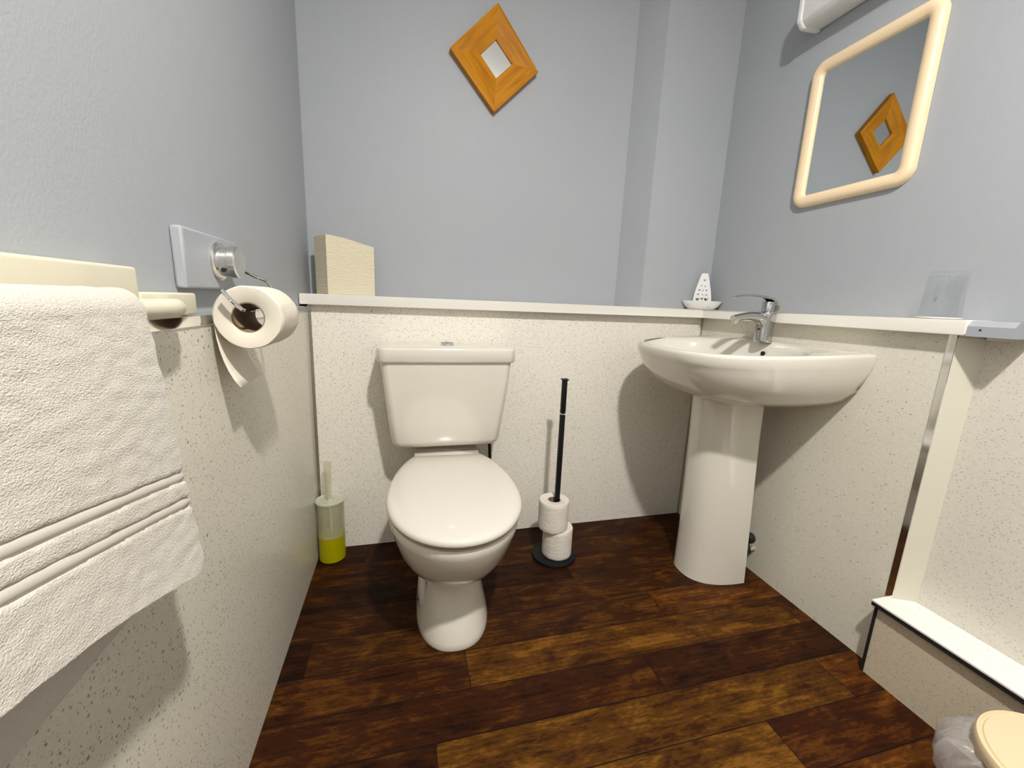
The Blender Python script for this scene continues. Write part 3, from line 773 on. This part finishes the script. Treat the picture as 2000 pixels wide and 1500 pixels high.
# ------------------------------------------------------------------ toilet roll holder on the left wall
rh = thing('toilet_roll_holder', 'satin metal roll holder with bent wire arm on a painted block', 'roll holder', (XL, -.70, 1.05))
obj('mounting_block', B(XL + .0005, -.004, -.824, -.600, 1.000, 1.097, bev=.004, seg=2), M['paint'], rh, smooth=20)
KY, KZ = -.700, 1.0515
obj('flange', lathe(bmesh.new(), [(.0345, 0), (.035, .003), (.033, .006), (.028, .008)], (-.004, KY, KZ), 48, 'x'), M['satin'], rh)
obj('knob', lathe(bmesh.new(), [(.0265, .007), (.0265, .021), (.0290, .023), (.0290, .034), (.0272, .036), (.002, .0364)], (-.004, KY, KZ), 48, 'x'), M['satin'], rh)
obj('set_screw', lathe(bmesh.new(), [(.004, 0), (.004, -.003)], (.012, KY - .0215, KZ - .0165), 12, 'y'), M['dark'], rh)
RX, RY0, RY1, RZ, RR = .0655, -.785, -.665, .9530, .0555
wire = smooth_path([(.026, KY + .018, KZ - .012), (.040, KY + .045, KZ - .022), (.062, -.640, KZ - .035), (.066, -.632, KZ - .07), (RX, -.640, RZ + .016), (RX, -.66, RZ + .0135), (RX, -.72, RZ + .0135), (RX, -.792, RZ + .0135), (RX - .005, -.802, RZ + .017), (RX - .020, -.804, RZ + .034), (RX - .030, -.803, RZ + .046)], 7)
obj('wire_arm', tube(bmesh.new(), wire, .0034, 10), M['chrome'], rh)
tr = thing('toilet_roll', 'large toilet roll hanging on the wall holder with a loose sheet', 'toilet roll', (RX, (RY0 + RY1) / 2, RZ))
obj('paper', roll_mesh(bmesh.new(), (RX, RY0, RZ), RR, .0265, RY1 - RY0, 'y', 5), M['tissue'], tr, smooth=50)
bm = lathe(bmesh.new(), [(.0262, .001), (.0262, RY1 - RY0 - .001), (.0250, RY1 - RY0 - .001), (.0250, .001), (.0262, .001)], (RX, RY0, RZ), 48, 'y', False, False)
obj('core', bm, M['core'], tr)
# loose sheet: leaves the roll on the wall side and curls away from the wall
bm = bmesh.new()
path = []
for k in range(13):
    a = math.radians(130 + 50 * k / 12); path.append((RX + (RR + .0008) * math.cos(a), RZ + (RR + .0008) * math.sin(a)))
path += [(.0105, .935), (.0118, .915), (.0148, .895), (.0195, .875), (.0255, .857), (.0330, .8405), (.0420, .826)]
rows = []
for i, (x, z) in enumerate(path):
    rows.append([(x, RY0 + .004 + (RY1 - RY0 - .008) * j / 8, z + (.004 * (j / 8) if i > 16 else 0)) for j in range(9)])
loft(bm, rows, False, False, close=False)
ls = obj('loose_sheet', bm, M['tissue'], tr, smooth=180)
sm = ls.modifiers.new('thick', 'SOLIDIFY'); sm.thickness = .0007

# ------------------------------------------------------------------ towel rail and towel
rl = thing('towel_rail', 'cream plastic towel rail on the left wall holding the white towel', 'towel rail', (XL, -1.10, .98))
obj('end_plate', B(XL + .001, .0038, -.967, -.8185, 0.958, .9925, bev=.0035), M['cream'], rl)
obj('rod', tube(bmesh.new(), [(.0300, -1.95, .9725), (.0300, -.965, .9725), (.027, -.938, .9725), (.018, -.918, .9725), (.0035, -.910, .9725)], [.0125, .0125, .0125, .012, .011], 24), M['cream'], rl)
bm = B(XL + .001, .0040, -1.95, -.968, .9580, 1.0235, bev=.004)
obj('bracket', bm, M['cream'], rl)

tw = thing('bath_towel', 'thick white terry towel with two woven bands hanging at the left', 'towel', (.04, -1.25, .97))
def towel_bm():
    bm = bmesh.new(); lay = bm.verts.layers.float.new('plush')
    yfar, ynear = -1.062, -1.62
    NV, NF, NBk = 110, 260, 50
    rows = []
    def edge_wob(y): return .003 * noise.noise(Vector((y * 14, 0, 1)))
    for j in range(NV + 1):
        v = j / NV; y = yfar + (ynear - yfar) * v
        s_ = yfar - y
        rows.append([])
        zb = .641 + .43 * s_ - .40 * s_ * s_     # front bottom edge
        if s_ < .03: zb += .020 * (1 - s_ / .03) ** 2
        flare = .076 + .06 * s_ + .003 * math.sin(s_ * 14)
        # front flap from bottom up, over the rail, down the back
        P = []
        for i in range(NF + 1):
            u = i / NF; z = zb + (.972 - zb) * u
            w_ = (z - .65) / .32
            x = .0515 + (flare - .0515) * (1 - max(0, min(1, w_))) ** 1.0 + .004 * noise.noise(Vector((y * 6, z * 5, 3)))
            d_ = z - zb
            pl = 1.0; off = 0.0
            for g in (.770 + .22 * s_ - .10 * s_ * s_, .736 + .24 * s_ - .10 * s_ * s_):
                t_ = z - g
                if 0 <= t_ < .0085: pl = .0; off += -.0024 + .0023 * math.sin(PI * t_ / .0085)
                elif -.004 <= t_ < 0 or .0085 <= t_ < .0125: pl = .3; off += -.0042
            if pl == 1.0: off += .0009 * noise.noise(Vector((y * 55, z * 75, 9)))
            P.append((x + off, y, z, pl))
        xt = .050 + .012
        x_top = P[-1][0]
        for i in range(1, 15):
            a = PI * i / 15
            cx_ = (x_top + .0115) / 2; rx = (x_top - .0115) / 2
            P.append((cx_ + rx * math.cos(a), y, .972 + .0215 * math.sin(a) + .0012 * noise.noise(Vector((y * 50, i, 4))), 1.0))
        zbk = .622 - .02 * s_
        for i in range(NBk + 1):
            u = i / NBk; z = .972 + (zbk - .972) * u
            P.append((.0115 + .007 * u, y, z, 1.0))
        for x, yy, z, pl in P:
            vert = bm.verts.new((x, yy + edge_wob(z * 3) + (.006 * (x - .05) / .03 if x > .05 else 0), z)); vert[lay] = pl
            rows[-1].append(vert)
    for a, b in zip(rows[:-1], rows[1:]):
        for i in range(len(a) - 1): bm.faces.new((a[i], a[i + 1], b[i + 1], b[i]))
    return bm
to = obj('terry_cloth', towel_bm(), M['terry'], tw, smooth=180)
sm = to.modifiers.new('thick', 'SOLIDIFY'); sm.thickness = .0075; sm.offset = 0
bv = to.modifiers.new('round', 'BEVEL'); bv.width = .003; bv.segments = 2; bv.limit_method = 'ANGLE'; bv.angle_limit = math.radians(60)

# ------------------------------------------------------------------ pedal bin with liner
NX, NY = 1.405, -1.34
bn = thing('waste_bin', 'round bin with a cream lid and clear liner beside the low step', 'bin', (NX, NY, 0))
obj('bucket', lathe(bmesh.new(), [(.085, 0), (.090, .003), (.108, .235), (.110, .238)], (NX, NY, 0), 56), M['binlid'], bn)
obj('lid', lathe(bmesh.new(), [(.112, .2385), (.1235, .243), (.1255, .252), (.1252, .2625), (.1230, .2670), (.1200, .2675), (.1182, .2650), (.1160, .2650), (.1140, .2680), (.06, .2715), (.005, .2725)], (NX, NY, 0), 72), M['binlid'], bn, smooth=50)
bm = bmesh.new(); rings = []
n = 320
for r_0, z in ((.109, .2375), (.122, .240), (.150, .228), (.163, .200), (.158, .165), (.142, .130), (.128, .105)):
    ring = []
    for k in range(n):
        a = 2 * PI * k / n
        q = noise.noise(Vector((math.cos(a) * 7, math.sin(a) * 7, z * 22))) * .012 + noise.noise(Vector((math.cos(a) * 26, math.sin(a) * 26, z * 12))) * .009
        bul = .55 + .45 * max(0, math.cos(a - math.radians(118)))
        rr_ = .110 + (r_0 - .110) * bul + (q if r_0 > .13 else q * .2)
        ring.append((NX + rr_ * math.cos(a), NY + rr_ * math.sin(a), z + q * .6 * (r_0 > .12)))
    rings.append(ring)
loft(bm, rings, False, False)
m = bpy.data.materials.new('clear_bin_liner'); m.use_nodes = True
nt = m.node_tree; nt.nodes.clear()
out_ = nt.nodes.new('ShaderNodeOutputMaterial'); mx = nt.nodes.new('ShaderNodeMixShader'); tr_ = nt.nodes.new('ShaderNodeBsdfTransparent'); pr = nt.nodes.new('ShaderNodeBsdfPrincipled')
pr.inputs['Base Color'].default_value = (.62, .59, .58, 1); pr.inputs['Roughness'].default_value = .22
mx.inputs[0].default_value = .30
nt.links.new(tr_.outputs[0], mx.inputs[1]); nt.links.new(pr.outputs[0], mx.inputs[2]); nt.links.new(mx.outputs[0], out_.inputs[0])
obj('liner', bm, m, bn, smooth=180)
